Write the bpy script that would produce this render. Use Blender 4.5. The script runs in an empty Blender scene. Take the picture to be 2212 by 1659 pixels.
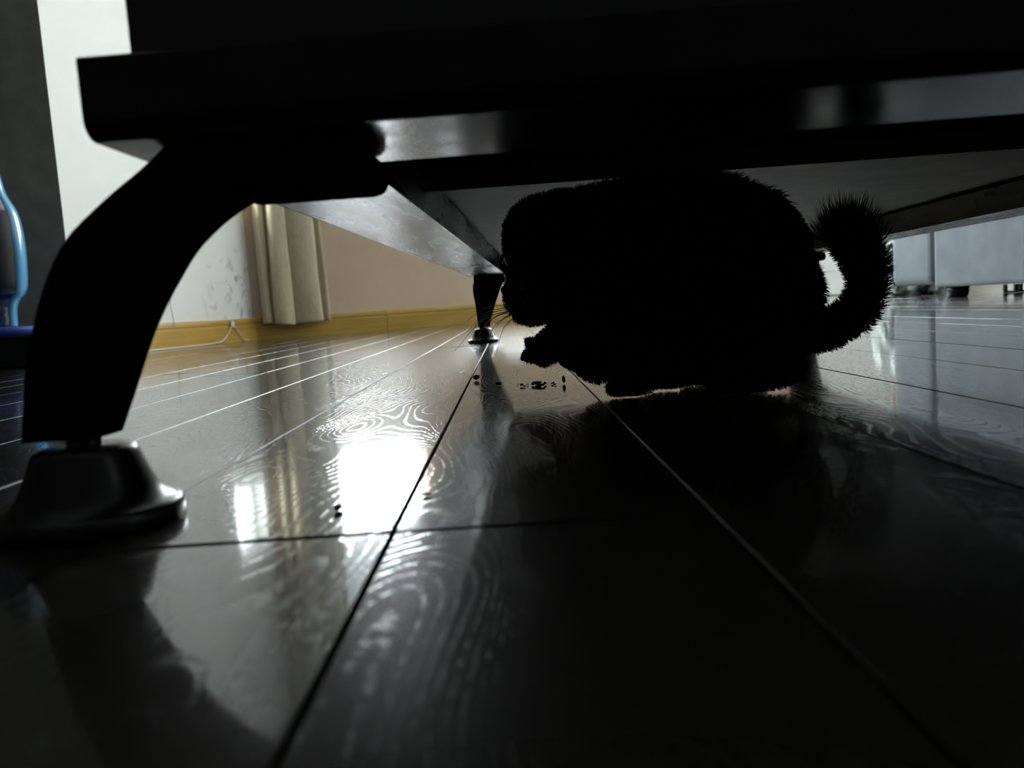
import bpy, bmesh, math, random
import numpy as np
from mathutils import Vector, Matrix

# ------------------------------------------------------------------ camera, sky, exposure
sc = bpy.context.scene
COL = sc.collection
CAM_H = 0.065
F_PX = 1700.0
pitch = math.atan(166.1 / F_PX)
roll = math.radians(3.78)
cam_d = bpy.data.cameras.new('camera')
cam_d.sensor_width = 36.0
cam_d.lens = F_PX / 2212 * 36.0
cam_d.clip_start = 0.005
cam_d.clip_end = 100
cam_d.dof.use_dof = True
cam_d.dof.focus_distance = 0.68
cam_d.dof.aperture_fstop = 13.0
cam = bpy.data.objects.new('camera', cam_d)
COL.objects.link(cam)
fwd = Vector((0, math.cos(pitch), -math.sin(pitch)))
up0 = Vector((0, math.sin(pitch), math.cos(pitch)))
rt0 = Vector((1, 0, 0))
rt = math.cos(roll) * rt0 - math.sin(roll) * up0
up = math.sin(roll) * rt0 + math.cos(roll) * up0
M = Matrix((rt, up, -fwd)).transposed().to_4x4()
M.translation = Vector((0, 0, CAM_H))
cam.matrix_world = M
sc.camera = cam

world = bpy.data.worlds.new('overcast_sky')
sc.world = world
world.use_nodes = True
bg = world.node_tree.nodes['Background']
bg.inputs['Color'].default_value = (0.90, 0.96, 1.0, 1)
bg.inputs['Strength'].default_value = 38.0

vs = sc.view_settings
vs.view_transform = 'Standard'
vs.look = 'None'
vs.exposure = 0.25
vs.gamma = 1.0
vs.use_curve_mapping = False
sc.cycles.max_bounces = 10
sc.cycles.diffuse_bounces = 5
sc.cycles.glossy_bounces = 6
sc.cycles.transparent_max_bounces = 16
sc.cycles.sample_clamp_indirect = 40.0
sc.cycles.blur_glossy = 0.1
sc.cycles.use_denoising = True

random.seed(7)
rng = np.random.default_rng(11)

# ------------------------------------------------------------------ material helpers
def mat(name, color, rough=0.6, spec=0.5, coat=0.0, coat_rough=0.1, metal=0.0, sheen=0.0):
    m = bpy.data.materials.new(name)
    m.use_nodes = True
    b = m.node_tree.nodes['Principled BSDF']
    b.inputs['Base Color'].default_value = (*color, 1)
    b.inputs['Roughness'].default_value = rough
    b.inputs['Specular IOR Level'].default_value = spec
    b.inputs['Coat Weight'].default_value = coat
    b.inputs['Coat Roughness'].default_value = coat_rough
    b.inputs['Metallic'].default_value = metal
    b.inputs['Sheen Weight'].default_value = sheen
    return m

def nodes(m):
    return m.node_tree.nodes, m.node_tree.links, m.node_tree.nodes['Principled BSDF']

def coords(m, scale, kind='Object'):
    n, l, b = nodes(m)
    tc = n.new('ShaderNodeTexCoord')
    mp = n.new('ShaderNodeMapping')
    mp.inputs['Scale'].default_value = scale
    l.new(tc.outputs[kind], mp.inputs['Vector'])
    return mp

def noise_color(m, c0, c1, scale, detail=4, lo=0.35, hi=0.65, rough_var=None, bump=0.0, bump_dist=0.001):
    n, l, b = nodes(m)
    mp = coords(m, scale)
    nz = n.new('ShaderNodeTexNoise')
    nz.inputs['Scale'].default_value = 1.0
    nz.inputs['Detail'].default_value = detail
    l.new(mp.outputs['Vector'], nz.inputs['Vector'])
    cr = n.new('ShaderNodeValToRGB')
    cr.color_ramp.elements[0].position = lo
    cr.color_ramp.elements[1].position = hi
    cr.color_ramp.elements[0].color = (*c0, 1)
    cr.color_ramp.elements[1].color = (*c1, 1)
    l.new(nz.outputs['Fac'], cr.inputs['Fac'])
    l.new(cr.outputs['Color'], b.inputs['Base Color'])
    if rough_var:
        mr = n.new('ShaderNodeMapRange')
        mr.inputs['To Min'].default_value, mr.inputs['To Max'].default_value = rough_var
        mr.inputs['From Min'].default_value, mr.inputs['From Max'].default_value = lo, hi
        l.new(nz.outputs['Fac'], mr.inputs['Value'])
        l.new(mr.outputs['Result'], b.inputs['Roughness'])
    if bump:
        bp = n.new('ShaderNodeBump')
        bp.inputs['Strength'].default_value = bump
        bp.inputs['Distance'].default_value = bump_dist
        l.new(nz.outputs['Fac'], bp.inputs['Height'])
        l.new(bp.outputs['Normal'], b.inputs['Normal'])
    return nz

# laminate plank: stretched contour rings (cathedral grain) pressed into a clear coat
def make_plank_material():
    m = mat('laminate_plank', (0.2, 0.18, 0.16), 0.38, 0.02)
    n, l, b = nodes(m)
    tc = n.new('ShaderNodeTexCoord')
    oi = n.new('ShaderNodeObjectInfo')
    mul = n.new('ShaderNodeVectorMath'); mul.operation = 'MULTIPLY_ADD'
    mul.inputs[1].default_value = (9.0, 2.6, 1.0)
    l.new(tc.outputs['Object'], mul.inputs[0])
    cmb = n.new('ShaderNodeCombineXYZ')
    s1 = n.new('ShaderNodeMath'); s1.operation = 'MULTIPLY'; s1.inputs[1].default_value = 57.0
    s2 = n.new('ShaderNodeMath'); s2.operation = 'MULTIPLY'; s2.inputs[1].default_value = 23.0
    l.new(oi.outputs['Random'], s1.inputs[0]); l.new(oi.outputs['Random'], s2.inputs[0])
    l.new(s1.outputs[0], cmb.inputs[0]); l.new(s2.outputs[0], cmb.inputs[1])
    l.new(cmb.outputs[0], mul.inputs[2])
    nz = n.new('ShaderNodeTexNoise')
    nz.inputs['Scale'].default_value = 1.0
    nz.inputs['Detail'].default_value = 2.0
    nz.inputs['Roughness'].default_value = 0.35
    l.new(mul.outputs[0], nz.inputs['Vector'])
    k = n.new('ShaderNodeMath'); k.operation = 'MULTIPLY'; k.inputs[1].default_value = 620.0
    l.new(nz.outputs['Fac'], k.inputs[0])
    sn = n.new('ShaderNodeMath'); sn.operation = 'SINE'
    l.new(k.outputs[0], sn.inputs[0])
    mr = n.new('ShaderNodeMapRange')
    mr.interpolation_type = 'SMOOTHSTEP'
    mr.inputs['From Min'].default_value = 0.45
    mr.inputs['From Max'].default_value = 0.98
    l.new(sn.outputs[0], mr.inputs['Value'])
    # break the grooves up into short dashes
    n2 = n.new('ShaderNodeTexNoise')
    n2.inputs['Scale'].default_value = 260.0
    n2.inputs['Detail'].default_value = 2.0
    l.new(tc.outputs['Object'], n2.inputs['Vector'])
    mr2 = n.new('ShaderNodeMapRange')
    mr2.inputs['From Min'].default_value = 0.40
    mr2.inputs['From Max'].default_value = 0.58
    l.new(n2.outputs['Fac'], mr2.inputs['Value'])
    gr = n.new('ShaderNodeMath'); gr.operation = 'MULTIPLY'
    l.new(mr.outputs[0], gr.inputs[0]); l.new(mr2.outputs[0], gr.inputs[1])
    # grain colour
    cr = n.new('ShaderNodeValToRGB')
    cr.color_ramp.elements[0].color = (0.026, 0.023, 0.020, 1)
    cr.color_ramp.elements[1].color = (0.016, 0.014, 0.013, 1)
    l.new(gr.outputs[0], cr.inputs['Fac'])
    l.new(cr.outputs['Color'], b.inputs['Base Color'])
    # the pressed-in pores are satin, so they catch the window light as pale flecks
    # slow waviness of the coat
    n3 = n.new('ShaderNodeTexNoise')
    n3.inputs['Scale'].default_value = 1.0
    n3.inputs['Detail'].default_value = 1.5
    m3 = n.new('ShaderNodeVectorMath'); m3.operation = 'MULTIPLY'
    m3.inputs[1].default_value = (30.0, 9.0, 1.0)
    l.new(tc.outputs['Object'], m3.inputs[0])
    l.new(m3.outputs[0], n3.inputs['Vector'])
    b1 = n.new('ShaderNodeBump')
    b1.inputs['Strength'].default_value = 1.0
    b1.inputs['Distance'].default_value = 0.00007
    l.new(n3.outputs['Fac'], b1.inputs['Height'])
    b2 = n.new('ShaderNodeBump')
    b2.invert = True
    b2.inputs['Strength'].default_value = 1.0
    b2.inputs['Distance'].default_value = 0.000025
    l.new(gr.outputs[0], b2.inputs['Height'])
    l.new(b1.outputs['Normal'], b2.inputs['Normal'])
    l.new(b2.outputs['Normal'], b.inputs['Normal'])
    rr = n.new('ShaderNodeMapRange')
    rr.inputs['To Min'].default_value = 0.045
    rr.inputs['To Max'].default_value = 0.095
    l.new(n2.outputs['Fac'], rr.inputs['Value'])
    pr = n.new('ShaderNodeMath'); pr.operation = 'MULTIPLY_ADD'
    pr.inputs[1].default_value = 0.14
    l.new(gr.outputs[0], pr.inputs[0]); l.new(rr.outputs[0], pr.inputs[2])
    l.new(pr.outputs[0], b.inputs['Coat Roughness'])
    b.inputs['Coat Weight'].default_value = 1.0
    b.inputs['Coat IOR'].default_value = 1.5
    l.new(b2.outputs['Normal'], b.inputs['Coat Normal'])
    b.inputs['Roughness'].default_value = 0.38
    return m

M_plank = make_plank_material()
M_edge = mat('bevelled_plank_edge', (0.012, 0.010, 0.009), 0.45, 0.2)
M_sub = mat('subfloor', (0.02, 0.018, 0.016), 0.9)
M_white = mat('white_emulsion', (0.80, 0.80, 0.78), 0.85, 0.3)
M_beige = mat('beige_emulsion', (0.60, 0.50, 0.40), 0.9, 0.3)
noise_color(M_beige, (0.62, 0.46, 0.33), (0.67, 0.51, 0.37), (3, 3, 3))
M_grey = mat('grey_plaster', (0.14, 0.145, 0.12), 0.9, 0.2)
noise_color(M_grey, (0.30, 0.31, 0.26), (0.38, 0.39, 0.33), (18, 18, 18), bump=0.3)
M_dim = mat('light_absorbing_wall', (0.03, 0.029, 0.027), 0.9, 0.2)  # near-black so the walls out of view bounce hardly any light
M_ceil = mat('ceiling_paint', (0.55, 0.55, 0.54), 0.9, 0.2)
M_oak = mat('honey_oak', (0.52, 0.36, 0.11), 0.45, 0.4)
noise_color(M_oak, (0.40, 0.225, 0.030), (0.50, 0.31, 0.055), (4, 4, 90), lo=0.3, hi=0.7)
M_table = mat('black_brown_lacquer', (0.010, 0.007, 0.005), 0.22, 0.5)
noise_color(M_table, (0.004, 0.003, 0.0025), (0.009, 0.007, 0.006), (9, 60, 60), rough_var=(0.18, 0.32))
M_satin = mat('satin_black_brown_lacquer', (0.010, 0.007, 0.005), 0.22, 0.22)
noise_color(M_satin, (0.004, 0.003, 0.0025), (0.009, 0.007, 0.006), (9, 60, 60), rough_var=(0.16, 0.26))
M_board = mat('fibreboard', (0.12, 0.105, 0.09), 0.8, 0.12)
noise_color(M_board, (0.075, 0.063, 0.048), (0.105, 0.088, 0.068), (25, 25, 25), lo=0.3, hi=0.7)
M_inside = mat('raw_inside', (0.012, 0.010, 0.008), 0.9, 0.1)
M_leg = mat('dark_leg_resin', (0.012, 0.010, 0.009), 0.6, 0.0)
noise_color(M_leg, (0.0055, 0.0046, 0.004), (0.009, 0.0077, 0.0065), (40, 40, 40), rough_var=(0.5, 0.65))
M_pad = mat('dark_pad_metal', (0.008, 0.007, 0.0065), 0.28, 0.35)
M_curt = mat('beige_curtain', (0.52, 0.45, 0.30), 0.9, 0.2, sheen=0.2)
noise_color(M_curt, (0.48, 0.41, 0.27), (0.56, 0.49, 0.34), (160, 160, 30), bump=0.15, bump_dist=0.0008)
M_fabric = mat('pale_blue_grey_upholstery', (0.46, 0.53, 0.58), 0.95, 0.2, sheen=0.3)
noise_color(M_fabric, (0.072, 0.089, 0.105), (0.093, 0.112, 0.128), (14, 14, 14), bump=0.2)
M_black = mat('black_plastic', (0.008, 0.008, 0.009), 0.4)
M_fur = mat('black_fur', (0.006, 0.005, 0.0045), 0.55, 0.25)
M_skin = mat('black_cat_skin', (0.005, 0.004, 0.004), 0.8, 0.1)
M_eye = mat('amber_eye', (0.30, 0.20, 0.03), 0.05, 0.5)
M_whisk = mat('white_whisker', (0.75, 0.75, 0.73), 0.35, 0.5)
M_nose = mat('dark_nose_leather', (0.02, 0.014, 0.013), 0.4)
M_crumb = mat('brown_crumb', (0.03, 0.018, 0.007), 0.8)
M_cord = mat('white_cord', (0.72, 0.70, 0.62), 0.5)
M_thread = mat('grey_thread', (0.2, 0.2, 0.2), 0.8)
M_blue = mat('blue_gloss_plastic', (0.004, 0.012, 0.045), 0.10, 0.6, coat=0.6, coat_rough=0.05)
M_rim_sheen = mat('light_blue_rim_sheen', (0.07, 0.28, 0.50), 0.2)  # colour of the painted edge sheen on the bottle
M_tray = mat('royal_blue_tray', (0.012, 0.05, 0.32), 0.35)
M_label = mat('black_label', (0.008, 0.006, 0.007), 0.6, 0.2)
M_bag = mat('green_crumpled_film', (0.10, 0.15, 0.12), 0.25, 0.5, coat=0.4)
noise_color(M_bag, (0.02, 0.05, 0.035), (0.42, 0.48, 0.44), (16, 16, 16), lo=0.42, hi=0.60, rough_var=(0.2, 0.5))
M_rack = mat('white_rack_plastic', (0.75, 0.76, 0.76), 0.4)
M_rack2 = mat('teal_rack_edge', (0.10, 0.45, 0.38), 0.4)
M_frame = mat('white_window_frame', (0.70, 0.71, 0.72), 0.4)
M_blind = bpy.data.materials.new('grey_translucent_blind')
M_blind.use_nodes = True
_n = M_blind.node_tree.nodes; _l = M_blind.node_tree.links
_n.clear()
_o = _n.new('ShaderNodeOutputMaterial'); _mx = _n.new('ShaderNodeMixShader')
_d = _n.new('ShaderNodeBsdfDiffuse'); _t = _n.new('ShaderNodeBsdfTranslucent')
_d.inputs['Color'].default_value = (0.5, 0.5, 0.5, 1)
_t.inputs['Color'].default_value = (0.11, 0.115, 0.12, 1)
_mx.inputs['Fac'].default_value = 0.6
_l.new(_d.outputs[0], _mx.inputs[1]); _l.new(_t.outputs[0], _mx.inputs[2]); _l.new(_mx.outputs[0], _o.inputs['Surface'])
M_glass = bpy.data.materials.new('clear_window_glass')
M_glass.use_nodes = True
_n = M_glass.node_tree.nodes; _l = M_glass.node_tree.links
_n.clear()
_o = _n.new('ShaderNodeOutputMaterial'); _mx = _n.new('ShaderNodeMixShader')
_t = _n.new('ShaderNodeBsdfTransparent'); _g = _n.new('ShaderNodeBsdfGlossy')
_g.inputs['Roughness'].default_value = 0.02
_t.inputs['Color'].default_value = (0.95, 0.97, 0.96, 1)
_mx.inputs['Fac'].default_value = 0.06
_l.new(_t.outputs[0], _mx.inputs[1]); _l.new(_g.outputs[0], _mx.inputs[2]); _l.new(_mx.outputs[0], _o.inputs['Surface'])

# smudges scuffed on the white wall (a stain with a shape of its own)
def add_smudges(m):
    n, l, b = nodes(m)
    tc = n.new('ShaderNodeTexCoord')
    nz = n.new('ShaderNodeTexNoise')
    nz.inputs['Scale'].default_value = 13.0
    nz.inputs['Detail'].default_value = 4.0
    nz.inputs['Distortion'].default_value = 1.2
    l.new(tc.outputs['Object'], nz.inputs['Vector'])
    mr = n.new('ShaderNodeMapRange')
    mr.inputs['From Min'].default_value = 0.54
    mr.inputs['From Max'].default_value = 0.64
    l.new(nz.outputs['Fac'], mr.inputs['Value'])
    dist = n.new('ShaderNodeVectorMath'); dist.operation = 'DISTANCE'
    dist.inputs[1].default_value = (0.88, 0.0, 0.16)
    l.new(tc.outputs['Object'], dist.inputs[0])
    fo = n.new('ShaderNodeMapRange')
    fo.inputs['From Min'].default_value = 0.10
    fo.inputs['From Max'].default_value = 0.24
    fo.inputs['To Min'].default_value = 0.75
    fo.inputs['To Max'].default_value = 0.0
    l.new(dist.outputs['Value'], fo.inputs['Value'])
    mu = n.new('ShaderNodeMath'); mu.operation = 'MULTIPLY'
    l.new(mr.outputs[0], mu.inputs[0]); l.new(fo.outputs[0], mu.inputs[1])
    mix = n.new('ShaderNodeMix'); mix.data_type = 'RGBA'
    mix.inputs['A'].default_value = (0.80, 0.80, 0.78, 1)
    mix.inputs['B'].default_value = (0.30, 0.31, 0.33, 1)
    l.new(mu.outputs[0], mix.inputs['Factor'])
    l.new(mix.outputs['Result'], b.inputs['Base Color'])
M_scuffed = mat('scuffed_white_emulsion', (0.8, 0.8, 0.78), 0.85, 0.3)
add_smudges(M_scuffed)

# ------------------------------------------------------------------ geometry helpers
def link(name, me, m=None, parent=None, loc=None, rot=None, smooth=False):
    o = bpy.data.objects.new(name, me)
    COL.objects.link(o)
    if m is not None and me is not None and not me.materials:
        me.materials.append(m)
    if parent is not None:
        o.parent = parent
    if loc is not None:
        o.location = loc
    if rot is not None:
        o.rotation_euler = rot
    if smooth and me is not None:
        me.polygons.foreach_set('use_smooth', [True] * len(me.polygons))
    return o

def tag(o, label=None, cat=None, group=None, kind=None):
    if label: o['label'] = label
    if cat: o['category'] = cat
    if group: o['group'] = group
    if kind: o['kind'] = kind
    return o

def empty(name, loc=(0, 0, 0), rz=0.0):
    o = bpy.data.objects.new(name, None)
    o.empty_display_size = 0.05
    COL.objects.link(o)
    o.location = loc
    o.rotation_euler = (0, 0, rz)
    return o

def pyd(name, v, f):
    me = bpy.data.meshes.new(name)
    me.from_pydata([tuple(p) for p in v], [], f)
    me.update()
    return me

def bm_mesh(name, bm):
    bmesh.ops.recalc_face_normals(bm, faces=bm.faces)
    me = bpy.data.meshes.new(name)
    bm.to_mesh(me)
    bm.free()
    return me

def box(name, lo, hi, bevel=0.0, seg=2):
    bm = bmesh.new()
    bmesh.ops.create_cube(bm, size=1.0)
    for v in bm.verts:
        v.co = Vector([(lo[i] + hi[i]) / 2 + v.co[i] * (hi[i] - lo[i]) for i in range(3)])
    if bevel > 0:
        bmesh.ops.bevel(bm, geom=list(bm.edges), offset=bevel, segments=seg, profile=0.5, affect='EDGES')
    return bm_mesh(name, bm)

def boxes(name, lst):
    bm = bmesh.new()
    for lo, hi in lst:
        r = bmesh.ops.create_cube(bm, size=1.0)
        for v in r['verts']:
            v.co = Vector([(lo[i] + hi[i]) / 2 + v.co[i] * (hi[i] - lo[i]) for i in range(3)])
    return bm_mesh(name, bm)

def lathe(name, prof, seg=40):
    v, f = [], []
    for r, z in prof:
        for i in range(seg):
            a = 2 * math.pi * i / seg
            v.append((r * math.cos(a), r * math.sin(a), z))
    k = len(prof)
    for j in range(k - 1):
        for i in range(seg):
            i2 = (i + 1) % seg
            f.append((j * seg + i, j * seg + i2, (j + 1) * seg + i2, (j + 1) * seg + i))
    f.append(tuple(range(seg - 1, -1, -1)))
    f.append(tuple((k - 1) * seg + i for i in range(seg)))
    return pyd(name, v, f)

def tube(name, pts, rad, seg=8):
    pts = [Vector(p) for p in pts]
    n = len(pts)
    rad = rad if isinstance(rad, (list, tuple)) else [rad] * n
    v, f = [], []
    ref = Vector((0.123, 0.31, 0.94)).normalized()
    for i, p in enumerate(pts):
        t = (pts[min(i + 1, n - 1)] - pts[max(i - 1, 0)]).normalized()
        a = t.cross(ref)
        if a.length < 1e-3:
            a = t.cross(Vector((1, 0, 0)))
        a.normalize()
        b = t.cross(a)
        for k in range(seg):
            an = 2 * math.pi * k / seg
            v.append(p + (a * math.cos(an) + b * math.sin(an)) * rad[i])
    for i in range(n - 1):
        for k in range(seg):
            k2 = (k + 1) % seg
            f.append((i * seg + k, i * seg + k2, (i + 1) * seg + k2, (i + 1) * seg + k))
    f.append(tuple(range(seg - 1, -1, -1)))
    f.append(tuple((n - 1) * seg + k for k in range(seg)))
    return pyd(name, v, f)

def spline(pts, n):
    """Catmull-Rom through pts (any dimension)"""
    P = [np.array(p, float) for p in pts]
    P = [2 * P[0] - P[1]] + P + [2 * P[-1] - P[-2]]
    out = []
    m = len(P) - 3
    for i in range(n):
        t = i / (n - 1) * m
        k = min(int(t), m - 1)
        u = t - k
        a, b, c, d = P[k:k + 4]
        out.append(0.5 * (2 * b + (c - a) * u + (2 * a - 5 * b + 4 * c - d) * u * u + (3 * b - a - 3 * c + d) * u ** 3))
    return out

def profile_x(name, prof, x0, x1):
    """extrude a closed (y,z) outline along x"""
    n = len(prof)
    v = [(x0, y, z) for y, z in prof] + [(x1, y, z) for y, z in prof]
    f = [(i, (i + 1) % n, n + (i + 1) % n, n + i) for i in range(n)]
    f += [tuple(range(n - 1, -1, -1)), tuple(range(n, 2 * n))]
    bm = bmesh.new()
    me = pyd(name, v, f)
    bm.from_mesh(me)
    bmesh.ops.recalc_face_normals(bm, faces=bm.faces)
    bm.to_mesh(me)
    bm.free()
    return me

# ------------------------------------------------------------------ the room
CL = Vector((-1.2066, 2.215, 0))          # convex corner where the white wall begins
CF = Vector((-1.0290, 3.2040, 0))         # inner corner of white wall and beige wall
FDIR = Vector((0.8423, 0.5390, 0))
FLEN = 5.2
CR = CF + FDIR * FLEN
CEIL = 2.6
YN, XL = -0.6, -2.2

def wall_seg(name, A, B, m, openings=(), thick=0.12, h=CEIL):
    """wall panel from A to B (room on the right-hand side), local x along the wall, local y outwards"""
    d = (B - A)
    L = d.length
    rz = math.atan2(d.y, d.x)
    lst = []
    xs = 0.0
    for (s0, s1, z0, z1) in sorted(openings):
        if s0 > xs:
            lst.append(((xs, 0, 0), (s0, thick, h)))
        lst.append(((s0, 0, 0), (s1, thick, z0)))
        lst.append(((s0, 0, z1), (s1, thick, h)))
        xs = s1
    lst.append(((xs, 0, 0), (L, thick, h)))
    o = link(name, boxes(name, lst), m, loc=A, rot=(0, 0, rz))
    tag(o, kind='structure')
    return o

W1 = (0.26, 0.73, 0.555, 1.95)
W_FILL = (0.95, 3.20, 0.60, 2.45)  # unseen opening added in the beige wall to brighten the room
W2 = (0.745, 0.965, 0.575, 0.83)           # s measured along the white wall from its convex corner
wall_left = wall_seg('wall_left', CL, CF, M_scuffed, [W2])
wall_far = wall_seg('wall_far', CF, CR, M_beige, [W1, W_FILL])
wall_right = wall_seg('wall_right', CR, Vector((CR.x, YN, 0)), M_white)
wall_near_blocker = wall_seg('wall_near_blocker', Vector((CR.x, YN, 0)), Vector((XL, YN, 0)), M_dim)  # unseen, set close behind the camera to keep light off the table front
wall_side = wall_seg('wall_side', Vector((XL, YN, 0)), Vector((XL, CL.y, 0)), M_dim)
wall_return = wall_seg('wall_return', Vector((XL, CL.y, 0)), CL - Vector((0.0, 0, 0)), M_grey)
ceil = link('ceiling', box('ceiling', (XL - .2, YN - .2, CEIL), (CR.x + .2, CR.y + .2, CEIL + .1)), M_ceil)
tag(ceil, kind='structure')

# floor: dark subfloor carrying individual laminate planks
floor = link('floor', box('floor', (XL - .2, YN - .2, -0.05), (CR.x + .2, CR.y + .2, -0.0085)), M_sub)
tag(floor, kind='structure')
PW, PL, GAP, CH = 0.0955, 1.2, 0.0012, 0.0007
SEAM0 = -0.0385

def plank_geo(w, L, ch=CH, t=0.008):
    x, y = w / 2, L / 2
    v = []
    for (dx, dz) in ((0, -t), (0, -ch), (ch, 0)):
        v += [(-x + dx, -y + dx, dz), (x - dx, -y + dx, dz), (x - dx, y - dx, dz), (-x + dx, y - dx, dz)]
    f = []
    for r in range(2):
        for i in range(4):
            j = (i + 1) % 4
            f.append((r * 4 + i, r * 4 + j, r * 4 + 4 + j, r * 4 + 4 + i))
    f.append((8, 9, 10, 11))
    return v, f

pv, pf = plank_geo(PW - GAP, PL - GAP)
plank_me = pyd('plank', pv, pf)
plank_me.materials.append(M_plank)
plank_me.materials.append(M_edge)
for q in plank_me.polygons:
    q.material_index = 0 if q.index == len(pf) - 1 else 1
pv2, pf2 = plank_geo(PW - GAP, PL - GAP, 0.0002)
plank_me2 = pyd('plank', pv2, pf2)
plank_me2.materials.append(M_plank)
plank_me2.materials.append(M_edge)
for q in plank_me2.polygons:
    q.material_index = 0 if q.index == len(pf2) - 1 else 1
stuff_v, stuff_f = [], []
for k in range(-26, 37):
    xc = SEAM0 + (k + 0.5) * PW
    if xc - PW / 2 < XL - .15 or xc + PW / 2 > CR.x + .15:
        continue
    off = 0.232 if k in (-1, 0) else (-.15, .02, .10, -.05)[k % 4] if -8 < k < 12 else random.choice((0.0, 0.31, 0.47, 0.83, 0.66)) + random.uniform(-.04, .04)
    y0 = off - PL * 2
    while y0 < CR.y + .1:
        yc = y0 + PL / 2
        y0 += PL
        if yc + PL / 2 < YN - .15:
            continue
        tilt = (random.uniform(-.0006, .0006), random.uniform(-.0016, .0016))
        seen = (yc + PL / 2 > 0.05 and yc - PL / 2 < 3.4 and abs(xc) < 0.70 * (yc + PL / 2) + 0.1 and xc < 2.0
                and xc > -1.35)
        if seen:
            o = link('plank', plank_me2 if k in (0, 1) else plank_me, parent=floor, loc=(xc, yc, -0.0001), rot=(tilt[0], tilt[1], 0))
        else:
            b0 = len(stuff_v)
            stuff_v += [(x + xc, y + yc, z - 0.0001) for x, y, z in pv]
            stuff_f += [tuple(i + b0 for i in q) for q in pf]
rest = link('plank_field', pyd('plank_field', stuff_v, stuff_f), M_plank, parent=floor)
tag(rest, kind='stuff')

# baseboards with a grooved top
BBP = [(0, 0), (-0.014, 0), (-0.014, 0.060), (-0.010, 0.063), (-0.010, 0.067), (-0.012, 0.070), (-0.011, 0.079),
       (-0.007, 0.086), (0, 0.088)]
def baseboard(name, A, B, s0=0.0, s1=None):
    d = B - A
    s1 = d.length if s1 is None else s1
    rz = math.atan2(d.y, d.x)
    o = link(name, profile_x(name, BBP, s0, s1), M_oak, loc=A, rot=(0, 0, rz))
    tag(o, kind='structure')
    return o
baseboard('baseboard_left', CL, CF, 0.0, None)
bf = baseboard('baseboard_far', CF, CR, 0.0, 0.578)
baseboard('baseboard_far', CF, CR, 0.5795, 2.9)
baseboard('baseboard_far', CF, CR, 2.9015, 3.38)
baseboard('baseboard_far', CF, CR, 4.42, FLEN)
# white panel door in the beige wall
door = link('door_1', box('door_1', (3.44, -.022, .006), (4.36, -.001, 2.05), .003), M_white, loc=CF, rot=(0, 0, math.atan2(FDIR.y, FDIR.x)))
tag(door, kind='structure')
for lo_, hi_ in (((3.38, -.030, 0), (3.435, -.001, 2.11)), ((4.365, -.030, 0), (4.42, -.001, 2.11)), ((3.435, -.030, 2.055), (4.365, -.001, 2.11))):
    link('door_frame', box('door_frame', lo_, hi_, .004), M_white, parent=door)
for z0_, z1_ in ((.16, .92), (1.06, 1.92)):
    for a_, b_ in ((3.54, 3.86), (3.94, 4.26)):
        link('door_panel', box('door_panel', (a_, -.028, z0_), (b_, -.0225, z1_), .002), M_white, parent=door)
link('door_handle', tube('door_handle', [(3.50, -.023, 1.0), (3.50, -.07, 1.0), (3.52, -.075, 1.0), (3.62, -.075, 1.0)], .008, 10), M_frame, parent=door, smooth=True)
baseboard('baseboard_return', Vector((XL, CL.y, 0)), CL)

def window(name, A, B, op, thick=0.12, mullions=()):
    d = B - A
    rz = math.atan2(d.y, d.x)
    s0, s1, z0, z1 = op
    fw = 0.012
    y0, y1 = 0.05, 0.09
    lst = [((s0, y0, z0), (s1, y1, z0 + fw)), ((s0, y0, z1 - fw), (s1, y1, z1)),
           ((s0, y0, z0 + fw), (s0 + fw, y1, z1 - fw)), ((s1 - fw, y0, z0 + fw), (s1, y1, z1 - fw))]
    for s in mullions:
        lst.append(((s - .015, y0, z0 + fw), (s + .015, y1, z1 - fw)))
    o = link(name, boxes(name, lst), M_frame, loc=A, rot=(0, 0, rz))
    tag(o, kind='structure')
    edges = [s0 + fw] + [e for s in mullions for e in (s - .015, s + .015)] + [s1 - fw]
    for i in range(0, len(edges), 2):
        link('pane', box('pane', (edges[i], .069, z0 + fw), (edges[i + 1], .072, z1 - fw)), M_glass, parent=o)
    if s1 - s0 > 0.3:
        link('window_sill', box('window_sill', (s0 - .02, -0.03, z0 - .025), (s1 + .02, 0.048, z0), .004), M_frame, parent=o)
    # portal so the sky is sampled through the opening
    ld = bpy.data.lights.new('portal', 'AREA')
    ld.shape = 'RECTANGLE'
    ld.size = s1 - s0
    ld.size_y = z1 - z0
    ld.cycles.is_portal = True
    lo = bpy.data.objects.new('portal', ld)
    COL.objects.link(lo)
    inward = Vector((math.sin(rz), -math.cos(rz), 0))
    lo.location = A + d.normalized() * ((s0 + s1) / 2) - inward * 0.13 + Vector((0, 0, (z0 + z1) / 2))
    lo.rotation_euler = (-inward).to_track_quat('Z', 'Y').to_euler()
    lo['kind'] = 'helper'
    return o
window('window_1', CF, CR, W1)
window('window_2', CL, CF, W2)
window('fill_window', CF, CR, W_FILL, mullions=(1.7, 2.45))  # added fill opening, out of view

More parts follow.
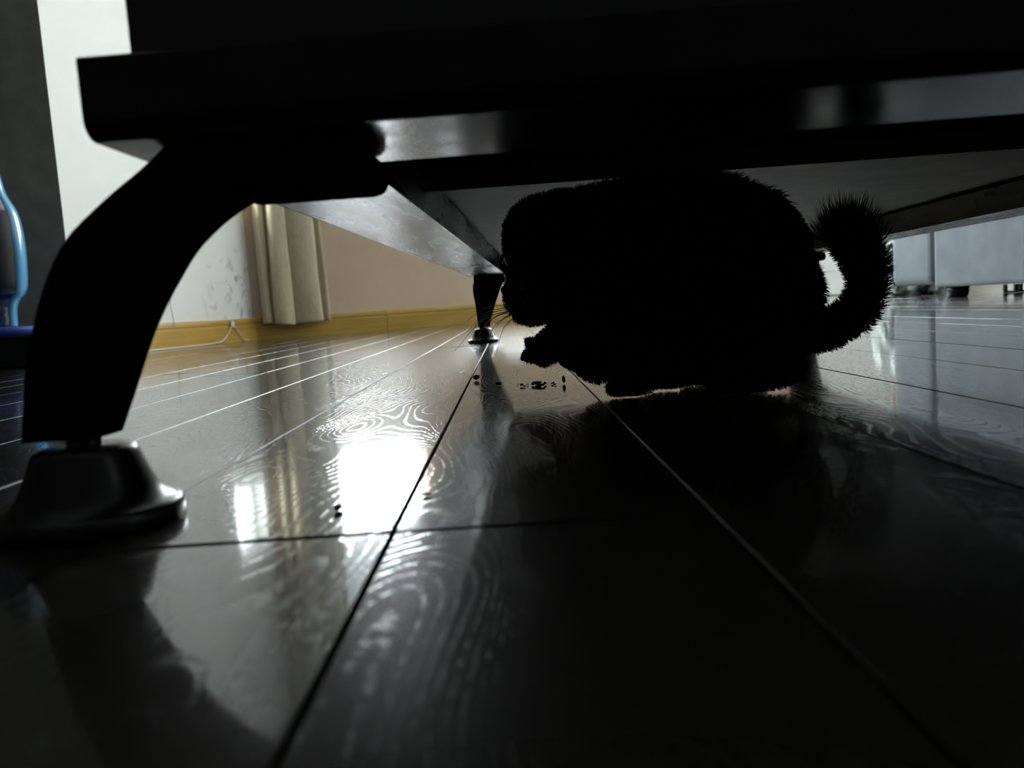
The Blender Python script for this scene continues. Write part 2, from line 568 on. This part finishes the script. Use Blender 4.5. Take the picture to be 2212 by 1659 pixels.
def roller_blind(A, B, op, zb, label):
    d = B - A
    rz = math.atan2(d.y, d.x)
    s0, s1, z0, z1 = op
    o = empty('roller_blind', A, rz)
    v, f = [], []
    for j in range(13):
        for i in range(13):
            v.append((s0 + .004 + (s1 - s0 - .008) * i / 12, .030 + .0012 * math.sin(i * .9) * math.sin(j * .5), zb + (z1 - .03 - zb) * j / 12))
    for j in range(12):
        for i in range(12):
            f.append((j * 13 + i, j * 13 + i + 1, j * 13 + i + 14, j * 13 + i + 13))
    link('blind_cloth', pyd('blind_cloth', v, f), M_blind, parent=o, smooth=True)
    r = link('bottom_bar', box('bottom_bar', (s0 + .004, .025, zb - .014), (s1 - .004, .036, zb), .003), M_frame, parent=o)
    link('roller', tube('roller', [(s0 + .004, .03, z1 - .025), (s1 - .004, .03, z1 - .025)], .018, 16), M_frame, parent=o, smooth=True)
    tag(o, label, 'blind')
    return o
roller_blind(CF, CR, W1, 0.88, 'grey roller blind half lowered over the narrow window beside the beige curtain')

# ------------------------------------------------------------------ coffee table (local frame: front-left outer corner of its frame, at floor level)
TZ = math.radians(-2.75)
table = empty('coffee_table', (-0.127, 0.25, 0), TZ)
tag(table, 'long black-brown wooden coffee table on curved legs with the cat beneath it', 'table')
TW, TL, RZ0, RZ1, RW = 0.650, 1.252, 0.125, 0.150, 0.070
# frame of flat moulded rails; the lower outer edge is rounded
def rail_profile(w, r=0.0065):
    p = [(w, RZ1), (w, RZ0)]
    for i in range(9):
        a = -math.pi / 2 - i / 8 * math.pi / 2
        p.append((r + r * math.cos(a), RZ0 + r + r * math.sin(a)))
    for i in range(4):
        a = math.pi - i / 3 * math.pi / 2
        p.append((.0018 + .0018 * math.cos(a), RZ1 - .0018 + .0018 * math.sin(a)))
    return p
rp = rail_profile(RW)
fr = link('front_rail', profile_x('front_rail', rp, 0.0004, TW - 0.0004), M_satin, parent=table)
br = link('back_rail', profile_x('back_rail', rp, 0.0004, TW - 0.0004), M_table, parent=table, loc=(TW, TL, 0), rot=(0, 0, math.pi))
sr = link('side_rail', profile_x('side_rail', rp, RW + .0004, TL - RW - .0004), M_table, parent=table, loc=(0, TL, 0), rot=(0, 0, -math.pi / 2))
sr2 = link('side_rail', sr.data, parent=table, loc=(TW, 0, 0), rot=(0, 0, math.pi / 2))
# carcass set back on the frame
SB = 0.0116
BZ0, BZ1 = RZ1 + 0.0003, 0.420
link('front_panel', box('front_panel', (SB, SB, BZ0), (TW - SB, SB + .018, BZ1), .001), M_table, parent=table)
link('back_panel', box('back_panel', (SB, TL - SB - .018, BZ0), (TW - SB, TL - SB, BZ1), .001), M_table, parent=table)
for x0 in (SB, TW - SB - .018):
    link('side_panel', box('side_panel', (x0, SB + .0185, BZ0), (x0 + .018, TL - SB - .0185, BZ1), .001), M_table, parent=table)
link('bottom_board', box('bottom_board', (SB + .0185, 0.350, 0.154), (TW - SB - .0185, TL - SB - .0185, 0.169)), M_board, parent=table)
link('divider_board', box('divider_board', (SB + .0185, 0.352, 0.170), (TW - SB - .0185, 0.366, BZ1)), M_inside, parent=table)
link('drawer_base', box('drawer_base', (SB + .0185, SB + .0185, 0.235), (TW - SB - .0185, 0.351, 0.245)), M_inside, parent=table)
link('table_top', box('table_top', (-.012, -.012, BZ1 + .0003), (TW + .012, TL + .012, .450), .006, 3), M_table, parent=table)

# sabre legs: outline in the splay plane (u outwards from the rail edge is negative), thickness across it
LEG_OUT = [(0.0305, -0.0405), (0.047, -0.0375), (0.058, -0.0350), (0.070, -0.0308), (0.083, -0.0252), (0.096, -0.0165), (0.108, -0.0030), (0.117, 0.0065), (0.1245, 0.0140)]
LEG_IN = [(0.0305, -0.0130), (0.047, -0.0072), (0.058, -0.0040), (0.070, 0.0002), (0.083, 0.0063), (0.096, 0.0140), (0.108, 0.0270), (0.117, 0.0450), (0.1245, 0.0640)]
LEG_T0 = [0.0085, 0.0080, 0.0075, 0.0070, 0.0062, 0.0055, 0.0070, 0.0110, 0.0130]
LEG_T1 = [0.0300, 0.0345, 0.0385, 0.0430, 0.0485, 0.0545, 0.0610, 0.0660, 0.0680]
def leg_mesh():
    rows = []
    for i in range(len(LEG_OUT)):
        rows.append((LEG_OUT[i][0], LEG_OUT[i][1], LEG_IN[i][1], LEG_T0[i], LEG_T1[i]))
    rows = spline(rows, 33)
    v, f = [], []
    seg = 36
    for z, a, b, t0, t1 in rows:
        cx, rx, cy, ry = (a + b) / 2, (b - a) / 2, (t0 + t1) / 2, (t1 - t0) / 2
        for k in range(seg):
            an = 2 * math.pi * k / seg
            c, s = math.cos(an), math.sin(an)
            e = 0.36
            v.append((cx + rx * math.copysign(abs(c) ** e, c), cy + ry * math.copysign(abs(s) ** e, s), z))
    n = len(rows)
    for j in range(n - 1):
        for i in range(seg):
            i2 = (i + 1) % seg
            f.append((j * seg + i, j * seg + i2, (j + 1) * seg + i2, (j + 1) * seg + i))
    f.append(tuple(range(seg - 1, -1, -1)))
    f.append(tuple((n - 1) * seg + i for i in range(seg)))
    return pyd('leg', v, f)
leg_me = leg_mesh()
plate_me = box('mounting_plate', (0.026, 0.014, 0.1105), (0.082, 0.069, 0.1247), .006, 4)
FC = (-0.0215, 0.0165)
stem_me = lathe('stem', [(0.0062, 0.0255), (0.0056, 0.0285), (0.0056, 0.0320)], 20)
pad_me = lathe('foot_pad', [(0.0285, 0.0), (0.0298, 0.0012), (0.0298, 0.0052), (0.0288, 0.0064), (0.0276, 0.0068), (0.0246, 0.0085),
                            (0.0220, 0.0118), (0.0200, 0.016), (0.0182, 0.0205), (0.0168, 0.0245), (0.0160, 0.0260), (0.0145, 0.0268), (0.006, 0.0270)], 56)
def mirrored(me):
    m2 = me.copy()
    m2.transform(Matrix.Diagonal((-1, 1, 1, 1)))
    m2.flip_normals()
    return m2
leg_me.materials.append(M_leg)
plate_me.materials.append(M_leg)
leg_me2, plate_me2 = mirrored(leg_me), mirrored(plate_me)
for (lx, ly, rz, mir) in ((0, 0, 0, 1), (0, TL, -math.pi / 2, 1), (TW, TL, math.pi / 2, -1), (TW, 0, 0, -1)):
    if ly > 0:        # the far pair splay along the table, the near pair across it
        mir = 1 if lx == 0 else -1
    lg = link('leg', leg_me if mir == 1 else leg_me2, parent=table, loc=(lx, ly, 0), rot=(0, 0, rz), smooth=True)
    link('mounting_plate', plate_me if mir == 1 else plate_me2, parent=lg)
    pd = link('foot_pad', pad_me, M_pad, parent=lg, loc=(mir * FC[0], FC[1], 0.0003), smooth=True)
    link('stem', stem_me, M_pad, parent=lg, loc=(mir * FC[0], FC[1], 0.0), smooth=True)

# ------------------------------------------------------------------ curtain
def to_far(s, off, z):
    """point on the beige wall: s along it, off into the room"""
    n = Vector((FDIR.y, -FDIR.x, 0))
    p = CF + FDIR * s + n * off
    return Vector((p.x, p.y, z))
def curtain():
    bot = [(.034, .012), (.037, .050), (.040, .066), (.056, .066), (.066, .050), (.072, .052), (.078, .090), (.100, .102), (.128, .098),
           (.146, .088), (.150, .066), (.158, .070), (.200, .090), (.236, .094), (.262, .086), (.272, .062), (.266, .040), (.280, .034), (.300, .050), (.312, .046), (.318, .030)]
    n = 120
    path = spline(bot, n)
    v, f = [], []
    zs = [0.058, 0.066, 0.12, 0.25, 0.4, 0.7, 1.0, 1.4, 1.85]
    for zi, z in enumerate(zs):
        g = 1.0 - 0.10 * min(1, z / 1.0)
        for i, (s, off) in enumerate(path):
            t = i / (n - 1)
            zz = z + (0.006 * math.sin(t * 9 + .6) if zi < 2 else 0)
            ss = 0.034 + (s - 0.034) * g + 0.002 * math.sin(z * 14 + t * 11)
            v.append(to_far(ss, off * (1 + 0.04 * math.sin(z * 9 + t * 20)), zz))
    for r in range(len(zs) - 1):
        for i in range(n - 1):
            f.append((r * n + i, r * n + i + 1, (r + 1) * n + i + 1, (r + 1) * n + i))
    me = pyd('curtain', v, f)
    o = link('curtain', me, M_curt, smooth=True)
    sd = o.modifiers.new('thickness', 'SOLIDIFY')
    sd.thickness = 0.0025
    tag(o, 'beige gathered curtain hanging in the corner, hem just above the baseboard', 'curtain')
curtain()

# ------------------------------------------------------------------ cord along the pale baseboard
LDIR = (CF - CL).normalized()
LN = Vector((LDIR.y, -LDIR.x, 0))
LLEN = (CF - CL).length
def to_left(s, off, z):
    p = CL + LDIR * s + LN * off
    return Vector((p.x, p.y, z))
pts = [to_left(s, o, z) for s, o, z in [(0.20, .024, .003), (.36, .022, .003), (.52, .024, .003), (.64, .024, .004), (.715, .024, .010), (.765, .021, .034), (.80, .020, .066)]]
cord = empty('power_cord', to_left(.6, .02, 0))
def child_world(name, me, m, par, smooth=True):
    o = link(name, me, m, smooth=smooth)
    o.parent = par
    o.location = -par.location
    return o
child_world('cable', tube('cable', [tuple(p) for p in spline(pts, 40)], .0022, 8), M_cord, cord)
pts2 = [to_left(s, o, z) for s, o, z in [(.812, .019, .066), (.83, .019, .054), (.86, .020, .022), (.878, .021, .006), (.91, .022, .003)]]
child_world('cable', tube('cable', [tuple(p) for p in spline(pts2, 24)], .0022, 8), M_cord, cord)
clip = box('plug_clip', (-.010, -.004, -.012), (.010, .004, .012), .003)
co = link('plug_clip', clip, M_cord)
co.parent = cord
co.location = to_left(.806, .020, .070) - cord.location
co.rotation_euler = (0, 0.5, math.atan2(LDIR.y, LDIR.x))
tag(cord, 'thin white cord lying along the pale baseboard with a small upright clip', 'cord')
th = tube('hanging_thread', [tuple(to_left(.435 + dx, .012 + o, z)) for dx, o, z in [(0, 0, .20), (-.004, .002, .15), (.002, .004, .10), (-.001, .006, .072)]], .0011, 6)
tag(link('hanging_thread', th, M_thread), 'thin grey thread hanging down the white wall over the baseboard', 'thread')

# ------------------------------------------------------------------ crumbs under the table
def crumb_mesh(seed, sx, sy, sz):
    r = random.Random(seed)
    bm = bmesh.new()
    bmesh.ops.create_icosphere(bm, subdivisions=1, radius=1.0)
    for v in bm.verts:
        k = r.uniform(.6, 1.15)
        v.co = Vector((v.co.x * sx * k, v.co.y * sy * k, v.co.z * sz * k))
    zmin = min(v.co.z for v in bm.verts)
    for v in bm.verts:
        v.co.z -= zmin
    return bm_mesh('crumb', bm)
CR_LIST = [(-.0328, .722, .0042, .0042, .0026, 'blackish kibble piece lying beside the plank seam', 'blackish round kibble piece by the plank seam behind the main crumb trail'),
           (-.0115, .660, .0030, .0022, .0018, '', ''), (.0075, .640, .0020, .0016, .0012, '', ''), (.0100, .633, .0012, .001, .0008, '', ''),
           (.0205, .642, .0052, .0050, .0022, '', ''), (.0225, .628, .0040, .0030, .0014, '', ''), (.0170, .640, .0022, .0025, .0012, '', ''),
           (.0270, .641, .0024, .0030, .0016, '', ''), (.0330, .640, .0016, .0014, .0009, '', ''), (.0350, .633, .0012, .0012, .0008, '', ''),
           (.0345, .647, .0010, .0010, .0007, '', ''), (.0425, .640, .0019, .0022, .0042, '', ''), (.0130, .645, .0011, .0009, .0006, '', ''),
           (.0180, .655, .0008, .0008, .0006, '', ''), (.0050, .655, .0007, .0007, .0006, '', '')]
for i, c in enumerate(CR_LIST):
    o = link('crumb', crumb_mesh(i, c[2], c[3], c[4]), M_crumb, loc=(c[0], c[1], 0.0002))
    big = c[2] > .0035
    if i == 0:
        lab = 'roundish black kibble piece lying alone beside the long dark plank seam'
    elif i == 4:
        lab = 'largest ragged brown crumb in the row in front of the cat'
    elif i == 11:
        lab = 'tall narrow dark crumb at the row end closest to the cat'
    elif i == 1:
        lab = 'flat dark crumb in the table leg reflection on the floor'
    elif i == 5:
        lab = 'flat brown crumb lying against the largest ragged crumb'
    elif i == 6:
        lab = 'small brown crumb touching the largest crumb on its table leg side'
    elif i == 7:
        lab = 'small brown crumb touching the largest crumb on its cat side'
    elif i == 2:
        lab = 'squarish small crumb between the leg reflection and the largest crumb'
    elif i == 8:
        lab = 'small crumb between the largest crumb and the tall narrow crumb'
    else:
        lab = 'speck-like crumb, one of the tiniest scattered along the crumb row'
    tag(o, lab, 'crumb', 'crumbs on the floor before the cat')
o = link('dirt_speck', crumb_mesh(90, .0018, .0030, .0016), M_crumb, loc=(-.0615, .2620, 0.0002))
tag(o, 'small black speck on the floor beside the bright window reflection', 'speck')
o = link('dirt_speck', crumb_mesh(91, .0024, .0006, .0008), M_crumb, loc=(-.0330, .2750, 0.0002), rot=(0, 0, .15))
tag(o, 'tiny dark twig caught at the long plank seam', 'speck')

# ------------------------------------------------------------------ sofa on the right
sofa = empty('sofa', (1.515, 2.2, 0), math.radians(5.0))
tag(sofa, 'pale blue-grey fabric sofa on short black feet beside the coffee table', 'sofa')
link('seat_base', box('seat_base', (0, -1.20, .036), (.86, .520, .33), .012, 3), M_fabric, parent=sofa, smooth=False)
link('arm', box('arm', (.012, .540, .046), (.88, .800, .60), .030, 4), M_fabric, parent=sofa)
link('arm', box('arm', (.012, -1.475, .046), (.88, -1.212, .60), .030, 4), M_fabric, parent=sofa)
link('backrest', box('backrest', (.64, -1.20, .335), (.87, .525, .82), .04, 4), M_fabric, parent=sofa)
for y0, y1 in ((-1.195, -.342), (-.334, .520)):
    link('seat_cushion', box('seat_cushion', (-.01, y0, .332), (.635, y1, .48), .04, 4), M_fabric, parent=sofa)
link('shade_block', box('shade_block', (.36, -1.05, .006), (.76, .42, .0355), .003), M_black, parent=sofa)  # black block added to stand for the shade below the seat
foot_me = lathe('foot', [(.027, 0), (.031, .003), (.036, .022), (.037, .0365)], 28)
for fx, fy in ((.055, .475), (.80, .475), (.055, -1.13), (.80, -1.13)):
    link('foot', foot_me, M_black, parent=sofa, loc=(fx, fy, 0.0002), smooth=True)

# crumpled bag behind the sofa
def bag():
    bm = bmesh.new()
    bmesh.ops.create_icosphere(bm, subdivisions=5, radius=1.0)
    from mathutils import noise
    for v in bm.verts:
        d = v.co.normalized()
        k = 1 + .16 * noise.noise(d * 2.3) + .11 * abs(noise.noise(d * 6.0)) + .05 * abs(noise.noise(d * 14.0))
        x, y, z = d * k
        z = (z + 1) * .5
        w = 1.0 + .25 * max(0, .35 - z)
        v.co = Vector((x * .19 * w, y * .15 * w, max(0, z * .40 - .012)))
    return bm_mesh('crumpled_bag', bm)
b = link('crumpled_bag', bag(), M_bag, loc=(1.85, 3.55, .0005), smooth=False)
tag(b, 'crumpled dark green and white film bag on the floor behind the sofa arm', 'bag')
# small white rack under the sofa
rack = empty('plastic_rack', (1.738, 2.76, 0.0003), 0.0)
tag(rack, 'little white and teal plastic rack with upright prongs under the sofa', 'rack')
link('base_bar', box('base_bar', (0, -.006, 0), (.11, .006, .007), .001), M_rack, parent=rack)
for x in (0.006, .044, .060, .100):
    u_ = link('prong', box('prong', (x - .004, -.006, .0071), (x + .004, .006, .029), .001), M_rack, parent=rack)
    link('prong_edge', box('prong_edge', (x - .0058, -.0065, .0072), (x - .0041, .006, .029)), M_rack2, parent=u_)

# ------------------------------------------------------------------ blue bottle on a tray and black box, by the grey wall
boxb = link('low_black_box', box('low_black_box', (-1.50, 1.83, .0003), (-1.02, 2.10, .074), .004), M_black)
tag(boxb, 'low black box on the floor in front of the grey wall', 'box')
tray = link('blue_tray', lathe('blue_tray', [(.115, 0), (.128, .003), (.132, .020), (.126, .022), (.118, .012)], 48), M_tray, loc=(-1.275, 1.965, .0743), smooth=True)
tag(tray, 'royal blue plastic tray on the low black box', 'tray')
bot = empty('water_bottle', (-1.272, 1.945, .0868))
tag(bot, 'tall dark blue glossy bottle with a black label standing on the blue tray', 'bottle')
prof = spline([(.050, 0), (.058, .006), (.060, .05), (.066, .072), (.070, .080), (.087, .10), (.0935, .16), (.095, .215), (.092, .265), (.084, .300), (.068, .335), (.060, .385), (.055, .44), (.050, .50), (.046, .53)], 70)
link('body', lathe('body', [tuple(p) for p in prof], 56), M_blue, parent=bot, smooth=True)
def label_patch():
    v, f = [], []
    rows, colsn = 14, 30
    P = {round(float(p[1]), 4): float(p[0]) for p in prof}
    zz = sorted(P)
    for j in range(rows):
        z = .088 + j / (rows - 1) * .20
        r = float(np.interp(z, zz, [P[q] for q in zz])) + .0008
        for i in range(colsn):
            a = math.radians(-165 + i / (colsn - 1) * 154)
            v.append((r * math.cos(a), r * math.sin(a), z))
    for j in range(rows - 1):
        for i in range(colsn - 1):
            f.append((j * colsn + i, j * colsn + i + 1, (j + 1) * colsn + i + 1, (j + 1) * colsn + i))
    return pyd('paper_label', v, f)
lb = link('paper_label', label_patch(), M_label, parent=bot, smooth=True)
lb['label'] = 'black label wrapped around the bottle'
def rim_sheen_band():  # added strip: the bottle's edge sheen put in as light blue colour
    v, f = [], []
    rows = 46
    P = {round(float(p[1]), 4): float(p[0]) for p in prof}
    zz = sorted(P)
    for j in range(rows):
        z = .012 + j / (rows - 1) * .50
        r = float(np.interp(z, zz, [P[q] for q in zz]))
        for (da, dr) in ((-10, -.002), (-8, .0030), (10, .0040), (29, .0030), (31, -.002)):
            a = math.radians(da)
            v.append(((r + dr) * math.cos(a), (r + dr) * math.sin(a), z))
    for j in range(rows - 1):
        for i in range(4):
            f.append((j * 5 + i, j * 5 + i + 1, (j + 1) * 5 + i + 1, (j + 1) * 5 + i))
    return pyd('rim_sheen_band', v, f)
sb_ = link('rim_sheen_band', rim_sheen_band(), M_rim_sheen, parent=bot, smooth=True)
sb_['label'] = 'light blue strip standing for the sheen along the bottle edge'
link('cap', lathe('cap', [(.030, .528), (.031, .532), (.031, .556), (.027, .560)], 36), M_black, parent=bot, smooth=True)

# ------------------------------------------------------------------ the cat: one continuous body
def add_ball(bm, c, r, sub=3):
    rr = r if isinstance(r, (tuple, list)) else (r, r, r)
    g = bmesh.ops.create_icosphere(bm, subdivisions=sub, radius=1.0)
    for v in g['verts']:
        v.co = Vector((c[0] + v.co.x * rr[0], c[1] + v.co.y * rr[1], c[2] + v.co.z * rr[2]))
def add_chain(bm, pts, n=10):
    P = spline(pts, n * (len(pts) - 1) + 1)
    for p in P:
        add_ball(bm, p[:3], max(.003, float(p[3])), 2)
def cone(bm, base, tip, r, flat):
    g = bmesh.ops.create_cone(bm, cap_ends=True, segments=14, radius1=r, radius2=.001, depth=(Vector(tip) - Vector(base)).length)
    d = (Vector(tip) - Vector(base)).normalized()
    q = Vector((0, 0, 1)).rotation_difference(d).to_matrix()
    mid = (Vector(base) + Vector(tip)) / 2
    fl = Vector(flat).normalized()
    for v in g['verts']:
        p = q @ v.co
        p -= fl * p.dot(fl) * .55
        v.co = p + mid
bm = bmesh.new()
# trunk: rump, arched back, chest, neck (x to the right, facing left and a little away)
add_chain(bm, [(.152, .533, .072, .045), (.140, .534, .090, .051), (.115, .537, .096, .050), (.090, .545, .096, .049), (.068, .553, .098, .044), (.050, .560, .101, .041)], 8)
add_ball(bm, (.160, .520, .052), (.036, .038, .046))
add_ball(bm, (.100, .535, .058), (.050, .042, .040))
add_ball(bm, (.118, .530, .042), (.050, .034, .036))
add_ball(bm, (.074, .550, .040), (.026, .026, .030))
add_ball(bm, (.050, .570, .040), (.022, .020, .024))
add_ball(bm, (.062, .560, .028), (.020, .020, .020))
add_ball(bm, (.108, .545, .029), (.042, .036, .026))
add_ball(bm, (.145, .535, .029), (.036, .036, .026))
# head
add_ball(bm, (.045, .566, .104), (.041, .038, .040))
add_ball(bm, (.022, .572, .098), (.021, .030, .034))
add_ball(bm, (.013, .578, .074), (.0140, .018, .0175))
add_ball(bm, (.019, .575, .064), (.0165, .016, .0135))
add_ball(bm, (.032, .550, .080), (.022, .016, .022))
add_ball(bm, (.036, .590, .080), (.022, .014, .022))
cone(bm, (.050, .540, .118), (.066, .522, .143), .0170, (.6, .6, -.6))
cone(bm, (.048, .592, .118), (.062, .606, .143), .0170, (.6, -.6, -.6))
add_ball(bm, (.028, .571, .113), (.027, .032, .029))
add_ball(bm, (.163, .533, .086), (.040, .040, .045))
# hind legs: thigh, knee forward, hock back, paw
for y in (.497, .572):
    add_chain(bm, [(.164, y, .062, .034), (.140, y - .004, .042, .024), (.154, y - .002, .028, .014), (.176, y, .016, .0105), (.156, y, .0105, .0095), (.138, y - .002, .0102, .0100)], 6)
    for k in (-1, 0, 1):
        add_ball(bm, (.129, y - .002 + k * .006, .0072), (.0070, .0040, .0062), 2)
# near foreleg planted
add_chain(bm, [(.092, .525, .070, .028), (.100, .524, .045, .020), (.094, .523, .026, .0150), (.086, .522, .0135, .0115), (.078, .522, .0105, .0110)], 6)
for k in (-1, 0, 1):
    add_ball(bm, (.069, .522 + k * .0062, .0072), (.0070, .0040, .0062), 2)
# far foreleg lifted towards the crumbs
add_chain(bm, [(.070, .578, .066, .026), (.060, .590, .050, .018), (.043, .592, .044, .0130), (.030, .590, .036, .0115), (.026, .590, .030, .0115)], 6)
add_ball(bm, (.0170, .583, .0290), (.0080, .0045, .0055), 2)
add_ball(bm, (.0150, .590, .0275), (.0085, .0045, .0055), 2)
add_ball(bm, (.0170, .597, .0290), (.0080, .0045, .0055), 2)
add_ball(bm, (.0150, .594, .0385), (.0055, .0040, .0040), 2)
# bushy tail swept round and up
add_chain(bm, [(.172, .550, .048, .020), (.192, .556, .036, .016), (.222, .556, .0335, .0140), (.243, .553, .046, .0125), (.2500, .550, .064, .0115), (.2470, .550, .083, .0135), (.2370, .550, .098, .0135)], 8)
raw = bm_mesh('cat_raw', bm)
tmp = bpy.data.objects.new('cat_tmp', raw)
COL.objects.link(tmp)
rm = tmp.modifiers.new('r', 'REMESH'); rm.mode = 'VOXEL'; rm.voxel_size = 0.0024
sm = tmp.modifiers.new('s', 'SMOOTH'); sm.factor = .5; sm.iterations = 5
dg = bpy.context.evaluated_depsgraph_get()
cat_me = bpy.data.meshes.new_from_object(tmp.evaluated_get(dg))
bpy.data.objects.remove(tmp)
cat_me.name = 'cat'
cat_me.materials.clear()
cat = link('cat', cat_me, M_skin, smooth=True)
tag(cat, 'black fluffy cat crouching under the coffee table, head lowered, bushy tail curled up', 'cat')

# fur
def fur():
    me = cat_me
    me.calc_loop_triangles()
    nv = len(me.vertices)
    co = np.empty(nv * 3); me.vertices.foreach_get('co', co); co = co.reshape(-1, 3)
    no = np.empty(nv * 3); me.vertices.foreach_get('normal', no); no = no.reshape(-1, 3)
    tr = np.empty(len(me.loop_triangles) * 3, dtype=np.int32); me.loop_triangles.foreach_get('vertices', tr); tr = tr.reshape(-1, 3)
    A, B, C = co[tr[:, 0]], co[tr[:, 1]], co[tr[:, 2]]
    ar = np.linalg.norm(np.cross(B - A, C - A), axis=1)
    N = 80000
    pick = rng.choice(len(tr), N, p=ar / ar.sum())
    u = rng.random((N, 1)); w = rng.random((N, 1))
    fl = (u + w) > 1
    u = np.where(fl, 1 - u, u); w = np.where(fl, 1 - w, w)
    P = A[pick] + (B - A)[pick] * u + (C - A)[pick] * w
    Nn = no[tr[pick, 0]]
    Nn /= np.linalg.norm(Nn, axis=1, keepdims=True) + 1e-9
    x, z = P[:, 0], P[:, 2]
    tail = x > .208
    tailtop = tail & (z > .090)
    head = x < .052
    paw = z < .034
    comb = np.zeros((N, 3)); comb[:, 0] = .8; comb[:, 2] = -.7
    comb[tail] = (0.05, 0, .5)
    comb[tailtop] = (0, 0, 1.2)
    L = np.full(N, .0085)
    L[tail] = .0080; L[tailtop] = .0150
    L[head] = .0045
    L[paw & ~tail] = .0030
    L[(P[:, 1] > .56) & (z < .055) & (x < .06)] = .0022
    L[(x > .182) & ~tail] = .0035
    L[tail & (x < .246) & (z < .095)] = .0040
    L *= rng.uniform(.55, 1.25, N)
    d = Nn * .75 + comb * .45 + rng.normal(0, .22, (N, 3))
    d -= Nn * np.minimum(0, (d * Nn).sum(1, keepdims=True) - .15)
    d /= np.linalg.norm(d, axis=1, keepdims=True)
    side = np.cross(d, rng.normal(0, 1, (N, 3)))
    side /= np.linalg.norm(side, axis=1, keepdims=True) + 1e-9
    wd = .00034
    mid = P + d * (L * .55)[:, None] + Nn * .0
    tip = P + d * L[:, None] + comb * (L * .22)[:, None]
    for q in (mid, tip):
        q[:, 2] = np.maximum(q[:, 2], .0012)
    base = P - Nn * .0008
    V = np.stack([base - side * wd, base + side * wd, mid - side * wd * .8, mid + side * wd * .8, tip], 1).reshape(-1, 3)
    idx = np.arange(N) * 5
    q4 = np.stack([idx, idx + 1, idx + 3, idx + 2], 1)
    q3 = np.stack([idx + 2, idx + 3, idx + 4], 1)
    me2 = bpy.data.meshes.new('fur')
    me2.vertices.add(len(V)); me2.vertices.foreach_set('co', V.ravel())
    loops = np.concatenate([q4.ravel(), q3.ravel()]).astype(np.int32)
    me2.loops.add(len(loops)); me2.loops.foreach_set('vertex_index', loops)
    st = np.concatenate([np.arange(N) * 4, N * 4 + np.arange(N) * 3]).astype(np.int32)
    me2.polygons.add(2 * N); me2.polygons.foreach_set('loop_start', st)
    me2.update(calc_edges=True); me2.validate()
    o = link('fur', me2, M_fur, parent=cat)
    tag(o, kind='stuff')
fur()
# face details
eye_me = bpy.data.meshes.new('eye')
_b = bmesh.new(); bmesh.ops.create_icosphere(_b, subdivisions=3, radius=.0062); _b.to_mesh(eye_me); _b.free()
for p in ((.0062, .560, .0985), (.0050, .588, .0985)):
    link('eye', eye_me, M_eye, parent=cat, loc=p, smooth=True)
_b = bmesh.new(); add_ball(_b, (-.0008, .580, .0775), (.0032, .0048, .0032), 2)
link('nose', bm_mesh('nose', _b), M_nose, parent=cat, smooth=True)
link('mouth', tube('mouth', [(.0005, .573, .0640), (-.0015, .577, .0655), (-.0020, .580, .0675), (-.0018, .583, .0655), (-.0002, .587, .0640)], .0006, 6), M_nose, parent=cat, smooth=True)
WH = [((.004, .572, .0640), (-.016, .578, .0600), (-.030, .584, .0440)), ((.004, .573, .0620), (-.012, .580, .0560), (-.024, .586, .0330)),
      ((.005, .571, .0660), (-.014, .574, .0660), (-.034, .578, .0540)), ((.004, .572, .0600), (-.008, .579, .0520), (-.014, .585, .0300)),
      ((.005, .574, .0580), (-.004, .578, .0490), (-.010, .582, .0310)), ((.004, .573, .0630), (-.018, .572, .0570), (-.040, .572, .0360)),
      ((.004, .586, .0630), (-.014, .596, .0560), (-.028, .606, .0380)), ((.005, .587, .0610), (-.010, .598, .0520), (-.020, .608, .0320)),
      ((.005, .587, .0650), (-.016, .596, .0620), (-.032, .604, .0480))]
for w_ in WH:
    P = spline(w_, 12)
    link('whisker', tube('whisker', [tuple(p) for p in P], [.00034 * (1 - .75 * i / 11) for i in range(12)], 6), M_whisk, parent=cat, smooth=True)
